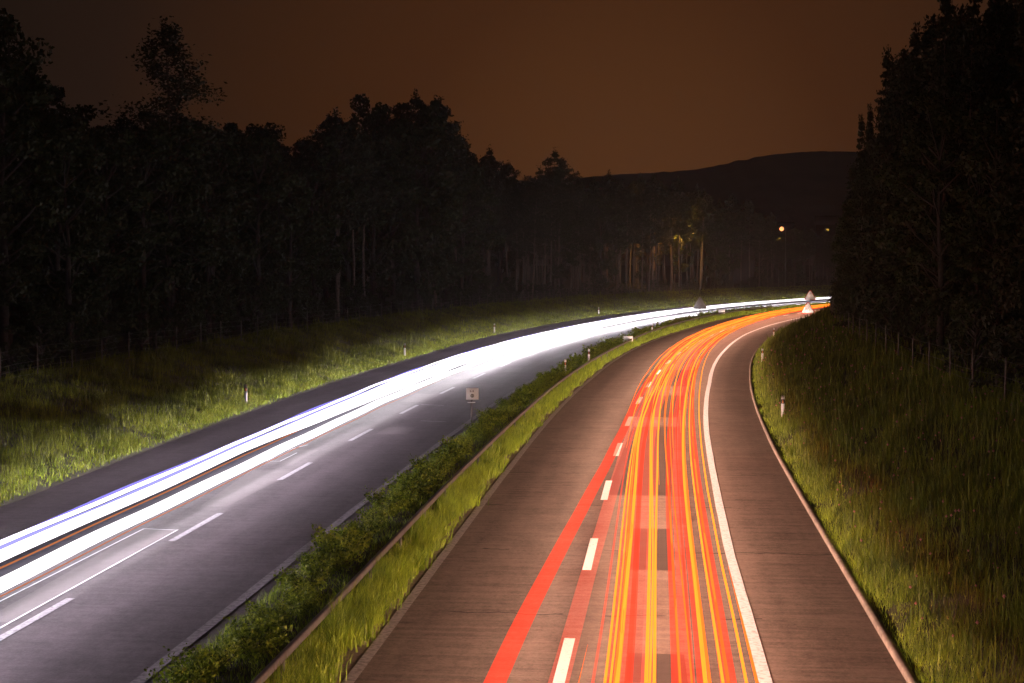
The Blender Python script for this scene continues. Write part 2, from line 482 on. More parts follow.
for q in ([(607, 494.5), (670, 496), (677, 427), (633, 427)], [(630, 570), (671, 570), (671, 529), (633, 529)],
          [(626, 683), (688, 683), (684, 654), (628, 654)], [(634, 417), (677, 417), (684, 396), (643, 395)], [(651, 386), (690, 386), (698, 370), (664, 370)]):
    c = [road_so(*p) for p in q]
    patch((c[0][0] + c[1][0]) / 2, (c[2][0] + c[3][0]) / 2, c[0][1], c[1][1], c[3][1], c[2][1], M['patch_dark'])
for q in ([(376.5, 433.7), (405.5, 435), (416, 428), (388, 427)], [(505, 371.5), (518, 373), (522, 368.5), (509, 367.5)], [(561, 348.5), (574, 349), (582, 344.8), (569, 344)],
          [(-60, 643), (45, 603), (178, 530), (144, 529)], [(180, 517), (244, 497), (300, 470), (250, 471)], [(262, 463), (290, 466), (317, 451), (286, 448)],
          [(400, 402), (425, 402), (440, 395), (418, 393)]):
    c = [road_so(*p) for p in q]
    patch((c[0][0] + c[1][0]) / 2, (c[2][0] + c[3][0]) / 2, c[0][1], c[1][1], c[3][1], c[2][1], M['patch_light'])
def seam(p, q, w=0.05):
    (s0, a), (s1, b) = road_so(*p), road_so(*q)
    (x0, y0), (x1, y1) = at(s0, a), at(s1, b)
    d = np.array([x1 - x0, y1 - y0]); L = np.hypot(*d); d /= L; nn = np.array([-d[1], d[0]]) * w / 2
    mb = MB()
    P = [np.array([x0, y0]) + nn, np.array([x0, y0]) - nn, np.array([x1, y1]) - nn, np.array([x1, y1]) + nn]
    mb.add([(a_[0], a_[1], 0.012) for a_ in P], [(0, 1, 2, 3)])
    tag(mb.build('lane_marking', M['paint']), kind='structure')
for a, b in (((-40, 622), (144, 529)), ((-30, 645), (178, 530)), ((144, 529), (178, 530.5)), ((421, 404.7), (444, 405.6)), ((421, 421), (446, 422)),
             ((266, 461.5), (285, 451)), ((285, 451), (308, 445)), ((280, 461.5), (297, 453)), ((266, 461.5), (281, 461.5))):
    seam(a, b)

# ------------------------------------------------------------------ light streaks left by the passing cars
def ring(n, w, h):
    th = np.arange(n) * 2 * math.pi / n
    return np.stack([np.cos(th) * w / 2, np.sin(th) * h / 2], 1)

def streak(label, off, z, w, h, mat, s0=-14.0, s1=420.0, group=None, name='light_streak', wob=0.015, sides=8, seed=0):
    rs = np.random.default_rng(seed + 11)
    s = np.concatenate([np.arange(s0, min(140, s1), 1.6), np.arange(max(s0, 140), s1, 3.0)]) if s1 > 140 else np.arange(s0, s1, 1.2)
    o = off(s) + wob * sum(np.sin(s * f + p) for f, p in zip(rs.uniform(0.05, 0.35, 3), rs.uniform(0, 6, 3)))
    zz = z + 0.012 * sum(np.sin(s * f + p) for f, p in zip(rs.uniform(0.1, 0.7, 3), rs.uniform(0, 6, 3)))
    g = np.exp(-0.5 * (np.arange(-12, 13) / 5.0) ** 2); g /= g.sum()
    o = np.convolve(np.pad(o, 12, mode='reflect', reflect_type='odd'), g, 'valid')
    prof = ring(sides, w, h)
    taper = np.ones(len(s))
    if s0 > 0: taper = np.minimum(taper, np.linspace(0.1, 8, len(s)))
    if s1 < 100: taper = np.minimum(taper, np.linspace(6, 0.1, len(s)))
    taper = np.clip(taper, 0, 1)
    O = o[:, None] + prof[None, :, 0] * taper[:, None]; S = np.repeat(s[:, None], sides, 1)
    X, Y = at(S, O); Z = zz[:, None] + prof[None, :, 1] * taper[:, None]
    V = np.stack([X, Y, Z], -1).reshape(-1, 3)
    i = np.arange(len(s) - 1)[:, None] * sides; j = np.arange(sides)[None, :]; k = (j + 1) % sides
    F = np.stack([i + j, i + k, i + sides + k, i + sides + j], -1).reshape(-1, 4)
    ob = link(bpy.data.objects.new(name, np_mesh(name, V, F, mat, True)))
    return tag(ob, label, 'light streak', group)

G_Y = glow('yellow_lamp_glow', (1.0, 0.245, 0.02), 2.2)
G_O = glow('orange_lamp_glow', (1.0, 0.17, 0.02), 1.7)
G_R = glow('red_tail_lamp_glow', (1.0, 0.05, 0.02), 0.42, True, (0.88, 0.66, 0.62))
G_R2 = glow('pale_red_tail_lamp_glow', (1.0, 0.07, 0.035), 0.22, True, (1.0, 1.0, 1.0))
G_R3 = glow('soft_red_tail_lamp_glow', (1.0, 0.055, 0.022), 0.33, True, (0.94, 0.8, 0.78))
G_W = glow('white_headlamp_glow', (1.0, 0.95, 0.98), WHITE_GLOW)
G_B = glow('bluish_headlamp_glow', (0.42, 0.40, 1.0), 1.1)
G_B2 = glow('blue_violet_rim_glow', (0.25, 0.22, 0.9), 0.55, True)
G_OR = glow('dull_orange_glow', (1.0, 0.32, 0.12), 0.55)
rg = 'red and yellow light streaks over the right hand road'
wg = 'white headlamp streaks over the left hand road'
# red, broad and clear
streak('broad solid red light streak left of the dashes, leftmost of the red ones', curve((25, -1.02), (29, -0.95), (36, -0.64), (43, -0.36), (55, -0.01), (75, 0.35), (110, 0.6), (170, 0.2), (260, -0.2)), 0.8, 0.37, 0.13, G_R, group=rg, seed=1)
streak('pale broad red light streak lying across the near white dash', curve((25, 0.05), (33, 0.08), (42, 0.27), (62, 0.45), (90, 0.9), (150, 1.0), (260, 0.6)), 0.8, 0.34, 0.12, G_R2, group=rg, seed=2)
streak('broad red light streak just right of the left pair of yellow lines', curve((25, 1.02), (35, 0.95), (48, 0.88), (62, 0.85), (90, 1.2), (260, 1.0)), 0.78, 0.42, 0.12, G_R3, group=rg, seed=3)
streak('narrow solid red light line along the right side of the left pair of yellow lines', curve((25, 1.2), (35, 1.12), (48, 1.06), (62, 1.0), (90, 1.35), (260, 1.1)), 0.8, 0.13, 0.10, G_R, group=rg, seed=13)
streak('red light streak under the middle pair of yellow lines', curve((25, 1.52), (35, 1.47), (48, 1.45), (62, 1.35), (90, 1.5), (260, 1.4)), 0.72, 0.24, 0.10, G_R2, group=rg, seed=4)
def b3(d): return curve((25, 2.16 + d), (35, 2.15 + d), (48, 2.15 + d), (62, 2.2 + d), (90, 2.4 + d), (260, 2.0 + d))
streak('solid red light streak, left side of the widest red group in the right lane', b3(-0.23), 0.76, 0.15, 0.12, G_R, group=rg, seed=5)
streak('soft red light streak, middle of the widest red group in the right lane', b3(-0.02), 0.74, 0.24, 0.12, G_R3, group=rg, seed=8)
streak('solid red light streak, right side of the widest red group in the right lane', b3(0.2), 0.77, 0.17, 0.12, G_R, group=rg, seed=9)
streak('narrow deep red light line in the middle of the widest red group', b3(0.06), 0.70, 0.05, 0.05, G_R, group=rg, seed=10)
streak('narrow deep red light line between the pale red streak and the first yellow line', curve((25, 0.62), (45, 0.5), (62, 0.5), (90, 0.8), (260, 0.4)), 0.74, 0.05, 0.05, G_R3, group=rg, seed=12)
streak('red light streak beside the last yellow lines before the white edge line', curve((25, 2.80), (35, 2.80), (48, 2.80), (62, 2.9), (90, 3.0), (260, 2.5)), 0.76, 0.26, 0.12, G_R, group=rg, seed=6)
streak('faint red light streak filling the gap beside the dark road patches', curve((25, 1.28), (40, 1.2), (62, 1.15), (100, 1.7), (260, 1.7)), 0.7, 0.5, 0.08, G_R2, group=rg, seed=7)
# yellow and orange filaments
fil = [
 ('thin yellow light line, leftmost of the long yellow lines', [(25, .86), (35, .74), (47, .66), (62, .6), (87, .95), (120, .9), (200, .1)], G_Y, .045),
 ('thick bright yellow light line, second from the left', [(25, 1.03), (35, .94), (48, .96), (62, .72), (87, 1.1), (130, .9), (200, .35)], G_Y, .085),
 ('yellow light line, left one of the middle pair', [(25, 1.50), (35, 1.42), (48, 1.44), (62, 1.15), (87, 1.35), (130, 1.3), (200, .7)], G_Y, .065),
 ('yellow light line, right one of the middle pair', [(25, 1.61), (35, 1.55), (48, 1.60), (62, 1.52), (87, 1.5), (130, 1.5), (200, 1.0)], G_Y, .055),
 ('orange light line along the left rim of the widest red streak', [(25, 2.04), (35, 1.92), (48, 1.96), (62, 1.74), (87, 1.75), (200, 1.2)], G_O, .05),
 ('thin orange light line inside the widest red streak', [(25, 2.23), (35, 2.10), (48, 2.04), (62, 1.98), (87, 2.0), (200, 1.5)], G_O, .035),
 ('thick yellow light line along the right rim of the widest red streak', [(25, 2.42), (35, 2.38), (48, 2.40), (62, 2.52), (87, 2.78), (130, 2.6), (200, 1.9)], G_Y, .075),
 ('orange light line close right of the thick yellow line', [(25, 2.50), (35, 2.45), (48, 2.47), (62, 2.58), (87, 2.84), (200, 2.1)], G_O, .05),
 ('yellow light line on the left rim of the last red streak', [(25, 2.70), (35, 2.67), (48, 2.66), (62, 2.80), (87, 3.0), (130, 2.8), (200, 2.2)], G_Y, .05),
 ('orange light line on the right rim of the last red streak', [(25, 2.80), (35, 2.76), (48, 2.78), (62, 2.93), (87, 3.09), (200, 2.4)], G_O, .06),
 ('lone yellow orange light line nearest the white edge line along its whole length', [(25, 3.08), (35, 3.04), (48, 3.07), (62, 3.20), (87, 3.46), (130, 3.2), (200, 2.6)], G_Y, .05),
 ('yellow light line that swings over the dashes in the far bend', [(25, .93), (40, .8), (60, .66), (75, .75), (100, .55), (130, .2), (200, -.4)], G_Y, .04),
 ('orange light line in the far bend along the left rim of the glow', [(25, .97), (40, .86), (60, .7), (75, .7), (100, .3), (130, -.05), (200, -.6)], G_O, .05),
 ('yellow light line between the middle pair in the bend', [(25, 1.555), (40, 1.50), (60, 1.30), (80, 1.2), (120, 1.1), (200, .5)], G_Y, .04),
]
for k, (lab, kv, mat, w) in enumerate(fil):
    streak(lab, curve(*kv, (320, kv[-1][1] - 0.3)), 0.82 if mat is G_Y else 0.79, w, w, mat, group=rg, seed=30 + k, sides=6)
for k, (d0, d1, s_in) in enumerate(((0.15, -0.3, 62), (0.45, 0.0, 55), (0.8, 0.3, 48), (1.0, 0.5, 66), (1.25, 0.65, 58), (1.65, 0.9, 46), (1.85, 1.1, 64), (2.2, 1.45, 52), (2.55, 1.8, 60), (2.9, 2.1, 70))):
    streak('fine yellow light line woven into the golden glow of the far bend', curve((40, d0), (100, (d0 + d1) / 2 + 0.1), (200, d1), (320, d1 - 0.3)), 0.84, 0.055, 0.055, G_Y if k % 3 else G_O, s0=float(s_in), group='fine light lines of the far bend', seed=80 + k, sides=6)
streak('short orange light line that starts halfway beside the white edge line', curve((20, 3.28), (35, 3.15), (38, 3.13)), 0.8, .05, .05, G_O, s1=34.5, group=rg, seed=60, sides=6)
streak('short thin orange light line right of the nearest dash, broken off', curve((20, 0.36), (28, 0.44)), 0.8, .03, .03, G_O, s1=28.0, group=rg, seed=61, sides=6)
# white
def mv(d): return curve((30, -13.85 + d), (46, -13.75 + d), (65, -13.95 + d), (117, -14.7 + d), (155, -15.0 + d), (200, -15.6 + d), (260, -16.4 + d), (320, -16.8 + d))
streak('broad white headlamp streak, upper main band of the left hand road', mv(0.08), 0.66, 0.58, 0.16, G_W, group=wg, seed=70)
streak('slim white headlamp streak along the far side of the upper white band', mv(-0.62), 0.66, 0.20, 0.10, G_W, group=wg, seed=71)
streak('bluish violet light streak running inside the upper white band', mv(-0.36), 0.64, 0.20, 0.08, G_B, group=wg, seed=72)
streak('faint violet rim of light on the far side of the white bands', mv(-0.78), 0.66, 0.14, 0.08, G_B2, group=wg, seed=73)
streak('thin orange light line under the upper white band', mv(0.52), 0.60, 0.045, 0.045, G_OR, s1=96, group=wg, seed=74)
streak('broad white headlamp streak, lower band nearer the dashed line', curve((30, -12.35), (60, -12.42), (104, -12.35), (150, -12.8), (214, -13.4), (300, -14.2)), 0.66, 0.62, 0.16, G_W, group=wg, seed=75)
streak('white headlamp streak that fills the gap between the two white bands towards the bend', lambda s: mv(0.0)(s) + np.interp(s, (50, 115), (0.15, 1.02)), 0.655, 1.45, 0.12, G_W, s0=50, group=wg, seed=78)
streak('thin faint orange light line below the lower white band', curve((30, -11.98), (60, -12.0), (104, -11.9), (200, -12.8)), 0.60, 0.03, 0.03, G_OR, s1=90, group=wg, seed=76)
streak('slim white light streak along the median side of the far bend', curve((120, -11.8), (200, -12.6), (260, -13.0)), 0.7, 0.22, 0.12, G_W, s0=125, group=wg, seed=77)

# light of the passing headlamps, one long low lamp per stretch of their path
def beam(s0, s1, off0, off1, side, energy, col, down, width=0.3, z=0.62, spread=150):
    (xa, ya), (xb, yb) = at(s0, off0), at(s1, off1)
    d = bpy.data.lights.new('headlamp', 'AREA'); d.shape = 'RECTANGLE'
    L = float(np.hypot(xb - xa, yb - ya))
    d.size = L; d.size_y = width; d.energy = energy * L / 6.0; d.color = col; d.spread = R(spread)
    o = link(bpy.data.objects.new('headlamp', d))
    o.location = (float(xa + xb) / 2, float(ya + yb) / 2, z)
    X = Vector((float(xb - xa), float(yb - ya), 0)).normalized()          # length runs along the road
    nrm = Vector((X.y, -X.x, 0)) * side * math.cos(R(down)) + Vector((0, 0, -math.sin(R(down))))
    Z = -nrm; Y = Z.cross(X)
    o.rotation_euler = __import__('mathutils').Matrix((X, Y, Z)).transposed().to_euler()
for s in np.arange(-18, 320, 6.0):
    c = (1.0, 0.56, 0.39)
    for o_ in (2.9, 1.7, 0.5): beam(s, s + 6, o_, o_, -1, HEADLAMP_AWAY * 0.72, c, 14, 0.2, 0.66, 52)
    for o_ in (-0.7, 0.6, 1.9): beam(s, s + 6, o_, o_, 1, HEADLAMP_AWAY, c, 12, 0.2, 0.66, 58)
for s in np.arange(-12, 340, 6.0):
    c = (1.0, 0.80, 0.96)
    a, b = float(mv(0.75)(s)), float(mv(0.75)(s + 6))
    for o_, k_ in ((1.1, 0.45), (-0.1, 0.9), (-1.3, 1.0)): beam(s, s + 6, a + o_, b + o_, 1, HEADLAMP_TOWARDS * k_, c, 12, 0.2, 0.6, 56)
    beam(s, s + 6, a, b, -1, HEADLAMP_TO_BANK, c, 0, 0.2, 0.6, 25)

def lamp_along(s, off, ahead, energy, col, spread, dz):
    x, y = at(s, off); x2, y2 = at(s + ahead, off)
    d = bpy.data.lights.new('headlamp', 'AREA'); d.shape = 'RECTANGLE'; d.size = 0.9; d.size_y = 0.2; d.spread = R(spread)
    d.energy = energy; d.color = col
    o = link(bpy.data.objects.new('headlamp', d)); o.location = (float(x), float(y), 0.6)
    v = Vector((float(x2 - x), float(y2 - y), 0)).normalized(); v.z = dz
    o.rotation_euler = v.to_track_quat('-Z', 'Y').to_euler()
# far round the bend the oncoming lamps look straight down the road at the bridge
for k, s in enumerate(np.arange(95, 330, 1.5)):
    lamp_along(s, float(mv(0.75)(s)) + (0.0, 1.1)[k % 2], -8, HEADLAMP_FACING * min(1.0, (s - 90) / 80.0), (1.0, 0.93, 0.98), 44, -0.06)
# and the departing ones light up the signs and posts ahead
for k, s in enumerate(np.arange(-20, 240, 3.0)):
    lamp_along(s, (-0.4, 2.4)[k % 2], 8, HEADLAMP_AHEAD, (1.0, 0.74, 0.6), 25, 0.02)

# ------------------------------------------------------------------ grass, bank, median
def blades(S, O, h, w, lean, zoff=-0.02):
    n = len(S)
    X, Y = at(S, O); Z = ground_z(S, O) + zoff
    B = np.stack([X, Y, Z], 1)
    a = rng.uniform(0, 2 * math.pi, n); la = rng.uniform(0, 2 * math.pi, n)
    side = np.stack([np.cos(a), np.sin(a), np.zeros(n)], 1) * (w / 2)[:, None]
    ld = np.stack([np.cos(la), np.sin(la), np.zeros(n)], 1) * (h * lean * rng.uniform(0.1, 1.0, n))[:, None]
    up = np.zeros((n, 3)); up[:, 2] = h
    V = np.stack([B - side, B + side, B + ld * 0.35 + up * 0.6 + side * 0.75, B + ld * 0.35 + up * 0.6 - side * 0.75, B + ld + up], 1).reshape(-1, 3)
    i = np.arange(n)[:, None] * 5
    return V, i + np.array([[0, 1, 2, 3]]), i + np.array([[3, 2, 4]])

def clumpiness(S, O, f):
    return 0.5 + 0.5 * np.sin(S * f + 2.0 * np.sin(O * f * 1.3 + S * f * 0.3)) * np.sin(O * f * 1.7 + 1.3 * np.sin(S * f * 0.7))

def sow(name, label, cat, mat, s0, s1, lo, hi, dens, h0, h1, w, lean=0.5, power=1.0, ragged=0.06):
    """dens(s): blades per square metre"""
    VV, QQ, TT, n0 = [], [], [], 0
    step = 10.0
    for a in np.arange(s0, s1, step):
        lo_, hi_ = lo(a), hi(a)
        n = int(dens(a) * step * abs(hi_ - lo_))
        S = rng.uniform(a, a + step, n)
        O = lo(S) + (hi(S) - lo(S)) * rng.uniform(0, 1, n) ** power
        O = O + rng.normal(0, ragged, n)
        c = clumpiness(S, O, 1.9) * 0.5 + clumpiness(S, O, 0.6) * 0.5
        keep = rng.uniform(0, 1, n) < 0.12 + 0.9 * c
        S, O, c = S[keep], O[keep], c[keep]
        h = (h0 + (h1 - h0) * c * rng.uniform(0.3, 1, len(S))) * rng.uniform(0.6, 1.15, len(S))
        V, Q, T = blades(S, O, h, w(a) * rng.uniform(0.6, 1.3, len(S)), lean)
        VV.append(V); QQ.append(Q + n0); TT.append(T + n0); n0 += len(V)
    o = link(bpy.data.objects.new(name, np_mesh(name, np.concatenate(VV), [np.concatenate(QQ), np.concatenate(TT)], mat)))
    return tag(o, label, cat, kind='stuff')

near = lambda hi_, lo_, s_: (lambda s: max(lo_, hi_ * min(1.0, (s_ / max(s, 1.0)) ** 1.6)))
wid = lambda b: (lambda s: b * max(1.0, s / 40.0) ** 0.85)
sow('verge_grass', 'tall meadow grass on the slope right of the right hand road', 'grass', M['grass'], 12, 250,
    lambda s: oK(s) + 0.35, lambda s: oK(s) + 10.5, near(430, 28, 36), 0.18, 0.75, wid(0.018), 0.6)
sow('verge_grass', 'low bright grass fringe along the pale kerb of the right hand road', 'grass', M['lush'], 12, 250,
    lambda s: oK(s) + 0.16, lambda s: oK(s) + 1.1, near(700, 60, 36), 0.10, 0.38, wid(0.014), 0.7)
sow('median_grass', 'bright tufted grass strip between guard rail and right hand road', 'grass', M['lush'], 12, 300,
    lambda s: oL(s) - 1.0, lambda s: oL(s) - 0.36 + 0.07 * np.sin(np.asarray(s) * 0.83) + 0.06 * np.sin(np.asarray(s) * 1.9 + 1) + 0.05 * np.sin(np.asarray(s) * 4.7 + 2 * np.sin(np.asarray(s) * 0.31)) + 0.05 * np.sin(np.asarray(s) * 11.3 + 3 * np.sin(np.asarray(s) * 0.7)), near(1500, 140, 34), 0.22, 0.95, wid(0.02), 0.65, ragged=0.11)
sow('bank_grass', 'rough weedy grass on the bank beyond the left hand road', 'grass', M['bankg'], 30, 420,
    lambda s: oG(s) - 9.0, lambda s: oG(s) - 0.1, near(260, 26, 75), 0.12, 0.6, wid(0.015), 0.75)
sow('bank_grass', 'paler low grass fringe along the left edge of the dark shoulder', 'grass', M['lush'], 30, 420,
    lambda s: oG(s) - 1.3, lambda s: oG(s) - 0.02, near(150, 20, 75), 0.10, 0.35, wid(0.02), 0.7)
sow('median_grass', 'dark low weeds under the shrubs of the median', 'weeds', M['shrub_leaf'], 12, 300,
    lambda s: oML(s) + 0.45, lambda s: oL(s) - 1.0, near(300, 40, 34), 0.08, 0.35, wid(0.016), 0.8)

sow('verge_grass', 'thin tall grass stalks standing out of the right verge', 'grass', M['grass'], 14, 160,
    lambda s: oK(s) + 0.5, lambda s: oK(s) + 7.5, near(26, 4, 40), 0.6, 1.25, wid(0.022), 0.25)
sow('bank_grass', 'taller weed stalks in clumps on the left bank', 'weeds', M['bankg'], 40, 300,
    lambda s: oG(s) - 9.5, lambda s: oG(s) - 1.0, near(10, 2, 70), 0.45, 1.1, wid(0.022), 0.4)
# flower heads scattered in the verge
def flowers():
    n = 420
    S = 22 + 95 * rng.uniform(0, 1, n) ** 1.4; O = oK(S) + rng.uniform(0.5, 6.5, n)
    X, Y = at(S, O); Z = ground_z(S, O) + rng.uniform(0.3, 0.75, n)
    mb = MB()
    for x, y, z, s in zip(X, Y, Z, S):
        r = rng.uniform(0.018, 0.04) * max(1, s / 60)
        P = [(x + r, y, z), (x - r, y, z), (x, y + r, z), (x, y - r, z), (x, y, z + 1.4 * r), (x, y, z - r)]
        mb.add(P, tris=[(0, 2, 4), (2, 1, 4), (1, 3, 4), (3, 0, 4), (2, 0, 5), (1, 2, 5), (3, 1, 5), (0, 3, 5)])
    tag(mb.build('wild_flowers', M['flower']), 'dusty pink flower heads scattered through the right verge', 'flowers', kind='stuff')
flowers()

# leaf clouds: leaves as small rhombs round given centres
def leaves(C, size, squash=1.0, flat=0.0):
    n = len(C)
    a = rng.normal(size=(n, 3)); a[:, 2] *= (1 - flat); a /= np.linalg.norm(a, axis=1)[:, None]
    b = np.cross(a, rng.normal(size=(n, 3))); b /= np.linalg.norm(b, axis=1)[:, None]
    sz = size * rng.uniform(0.6, 1.3, n)
    a *= sz[:, None] * 0.5; b *= sz[:, None] * 0.28 * squash
    V = np.stack([C - a, C - b + a * 0.1, C + a, C + b + a * 0.1], 1).reshape(-1, 3)
    return V, np.arange(n)[:, None] * 4 + np.array([[0, 1, 2, 3]])

def shrub_proto(seed, lod=1.0):
    rs = np.random.default_rng(seed)
    root = empty('median_shrub', (0, 0, 0))
    C = []
    mb = MB()
    for k in range(int(16)):
        a = rs.uniform(0, 6.28); l = rs.uniform(0.25, 0.62); h = rs.uniform(0.25, 0.72)
        tip = np.array([math.cos(a) * l, math.sin(a) * l, h])
        mb.tube([(0, 0, 0), tip * 0.5 + (0, 0, 0.06), tip], (0.012, 0.008, 0.004), 4)
        n = int(95 * lod)
        C.append(tip * rs.uniform(0.35, 1.15, (n, 1)) + rs.normal(0, 0.085, (n, 3)))
    C = np.concatenate(C); C[:, 2] = np.abs(C[:, 2])
    V, F = leaves(C, 0.085 / lod ** 0.5, 1.3)
    fo = link(bpy.data.objects.new('foliage', np_mesh('foliage', V, F, M['shrub_leaf']))); fo.parent = root
    mb.build('stem', M['bark'], root)
    return root
protos = [shrub_proto(s) for s in (1, 2, 3)]
far_protos = [shrub_proto(s, 0.3) for s in (4, 5)]
def shrubs():
    s = 18.0; k = 0; used = set()
    while s < 255:
        if rng.uniform() < 0.84:
            pr = protos[k % 3] if s < 95 else far_protos[k % 2]
            if pr in used: o = copy_tree(pr)
            else: o = pr; used.add(pr)
            w = float((oL(s) - oML(s)) - 3.75)
            off = oML(s) + 1.45 + rng.uniform(-0.25, 0.35) + max(0, w) * 0.4
            x, y = at(s, off)
            sc = rng.uniform(0.62, 1.0) * (1.0 if s < 110 else 1.15)
            o.location = (float(x), float(y), 0.08); o.rotation_euler = (0, 0, rng.uniform(0, 6.28)); o.scale = (sc, sc, sc * rng.uniform(0.85, 1.1))
            tag(o, 'low yellow green leafy shrub in the row planted between the two roads', 'shrub', 'low shrubs in the median row')
            k += 1
        s += rng.uniform(0.75, 1.05) if s < 110 else rng.uniform(1.0, 1.7)
shrubs()

# ------------------------------------------------------------------ trees
def pine_proto(h=20.0, seed=0, bare=0.5, nleaf=5200, spread=2.6, name='pine_tree', leafmat='pine_leaf', conical=False, sparse=1.0, size=0.34, zfuzz=0.14):
    rs = np.random.default_rng(seed)
    root = empty(name, (0, 0, 0))
    mb = MB()
    zs = np.linspace(0, h * 0.985, 12)
    wob = np.cumsum(rs.normal(0, 0.06, (12, 2)), 0)
    T = np.stack([wob[:, 0], wob[:, 1], zs], 1); T[0, :2] = 0; T[0, 2] = -0.4
    mb.tube(T, np.linspace(0.19, 0.02, 12) * h / 20, 8)
    C = []
    nw = int((1 - bare) * h / 0.62)
    for w in range(nw):
        f = w / max(1, nw - 1)
        z = h * (bare + (0.985 - bare) * f)
        if conical: L = spread * (1.05 - f) ** 0.85 * rs.uniform(0.75, 1.15) + 0.15
        else: L = spread * (math.sin(math.pi * min(1, 0.18 + 0.82 * f) ** 0.9) ** 0.6 * 0.9 + 0.18) * rs.uniform(0.55, 1.25)
        nb = rs.integers(4, 7)
        cx = np.interp(z, zs, T[:, 0]); cy_ = np.interp(z, zs, T[:, 1])
        for b in range(nb):
            if rs.uniform() > 0.55 + 0.45 * sparse: continue
            a = rs.uniform(0, 6.283); l = L * rs.uniform(0.6, 1.15)
            rise = (rs.uniform(-0.35, 0.05) if conical else rs.uniform(-0.1, 0.45)) * l
            tip = np.array([cx + math.cos(a) * l, cy_ + math.sin(a) * l, z + rise])
            base = np.array([cx, cy_, z])
            mid = base * 0.5 + tip * 0.5 + np.array([0, 0, 0.06 * l])
            mb.tube([base, mid, tip], (0.035, 0.022, 0.008), 4, False)
            n = max(4, int(nleaf / (nw * 5.0) * (0.4 + l / spread)))
            u = rs.uniform(0.25 if conical else 0.42, 1.08, n)[:, None]
            P = base * (1 - u) ** 2 + 2 * mid * u * (1 - u) + tip * u ** 2 if False else base + (tip - base) * u
            C.append(P + rs.normal(0, 1, (n, 3)) * np.array([0.24, 0.24, zfuzz]) * (0.7 + 0.3 * l / spread))
    topn = int(nleaf / 60)
    C.append(np.array([T[-1, 0], T[-1, 1], h]) + rs.normal(0, 1, (topn, 3)) * (0.22, 0.22, 0.45))
    C = np.concatenate(C)
    V, F = leaves(C, size, 1.0)
    fo = link(bpy.data.objects.new('crown', np_mesh('crown', V, F, M[leafmat]))); fo.parent = root
    mb.build('trunk', M['pine_bark'], root, True)
    return root

def broad_proto(h=18.0, seed=0, low=0.14, nleaf=6500, rad=4.2, lobes=26, size=0.36, name='broadleaf_tree'):
    rs = np.random.default_rng(seed)
    root = empty(name, (0, 0, 0))
    mb = MB()
    zt = h * 0.72
    T = [(0, 0, -0.4), (0.05, 0, h * 0.12), (0.15, 0.1, h * 0.3), (0.0, 0.2, h * 0.5), (0.1, 0.1, zt)]
    mb.tube(T, np.array([0.34, 0.27, 0.22, 0.15, 0.06]) * h / 18, 8)
    C = []
    for k in range(lobes):
        f = (k + rs.uniform(0, 1)) / lobes
        z = h * (low + (0.94 - low) * f)
        prof = rad * (math.sin(math.pi * (0.12 + 0.80 * f)) ** 0.7)
        a = k * 2.39996 + rs.uniform(-0.4, 0.4); r = prof * rs.uniform(0.45, 1.0)
        c = np.array([math.cos(a) * r, math.sin(a) * r, z])
        zb = max(h * 0.1, z - r * 0.75)
        mb.tube([(0.1, 0.1, min(zb, zt)), c * 0.55 + np.array([0, 0, 0.45 * min(zb, zt) - 0.1]), c], (0.09, 0.06, 0.02), 5, False)
        n = int(nleaf / lobes * rs.uniform(0.7, 1.3)); sr = rs.uniform(0.75, 1.35) * rad / 4.2
        d = rs.normal(size=(n, 3)); d /= np.linalg.norm(d, axis=1)[:, None]
        C.append(c + d * (rs.uniform(0.25, 1.12, n) ** 0.6)[:, None] * sr * np.array([1.0, 1.0, 0.72]))
    C = np.concatenate(C)
    V, F = leaves(C, size, 1.5)
    fo = link(bpy.data.objects.new('crown', np_mesh('crown', V, F, M['broad_leaf']))); fo.parent = root
    mb.build('trunk', M['bark'], root, True)
    return root

H0 = 20.0
PINES = [pine_proto(H0, 11, 0.52), pine_proto(H0, 12, 0.58), pine_proto(H0, 13, 0.46)]
BROADS = [broad_proto(H0, 21), broad_proto(H0, 22, 0.08, rad=4.8), broad_proto(H0, 23, 0.2, rad=3.6)]
SPRUCES = [pine_proto(H0, 31, 0.05, 11000, 3.3, 'spruce_tree', conical=True, size=0.36), pine_proto(H0, 32, 0.10, 10000, 2.8, 'spruce_tree', conical=True, size=0.36)]
LARCH = pine_proto(H0, 41, 0.25, 10500, 2.9, 'larch_tree', sparse=1.0, size=0.22, zfuzz=0.34)
THICK = [broad_proto(6.0, 51, 0.03, 2200, 2.2, 16, 0.24, 'forest_shrub'), broad_proto(6.0, 52, 0.02, 2200, 2.6, 16, 0.24, 'forest_shrub')]
_used = set()
def plant(proto, s, off, h, label, cat, group, h0=H0, wide=1.0):
    if proto in _used: o = copy_tree(proto)
    else: o = proto; _used.add(proto)
    x, y = at(s, off)
    k = h / h0
    o.location = (float(x), float(y), float(ground_z(s, off)) - 0.1)
    o.rotation_euler = (rng.normal(0, 0.015), rng.normal(0, 0.015), rng.uniform(0, 6.283))
    o.scale = (k * wide, k * wide, k)
    return tag(o, label, cat, group)

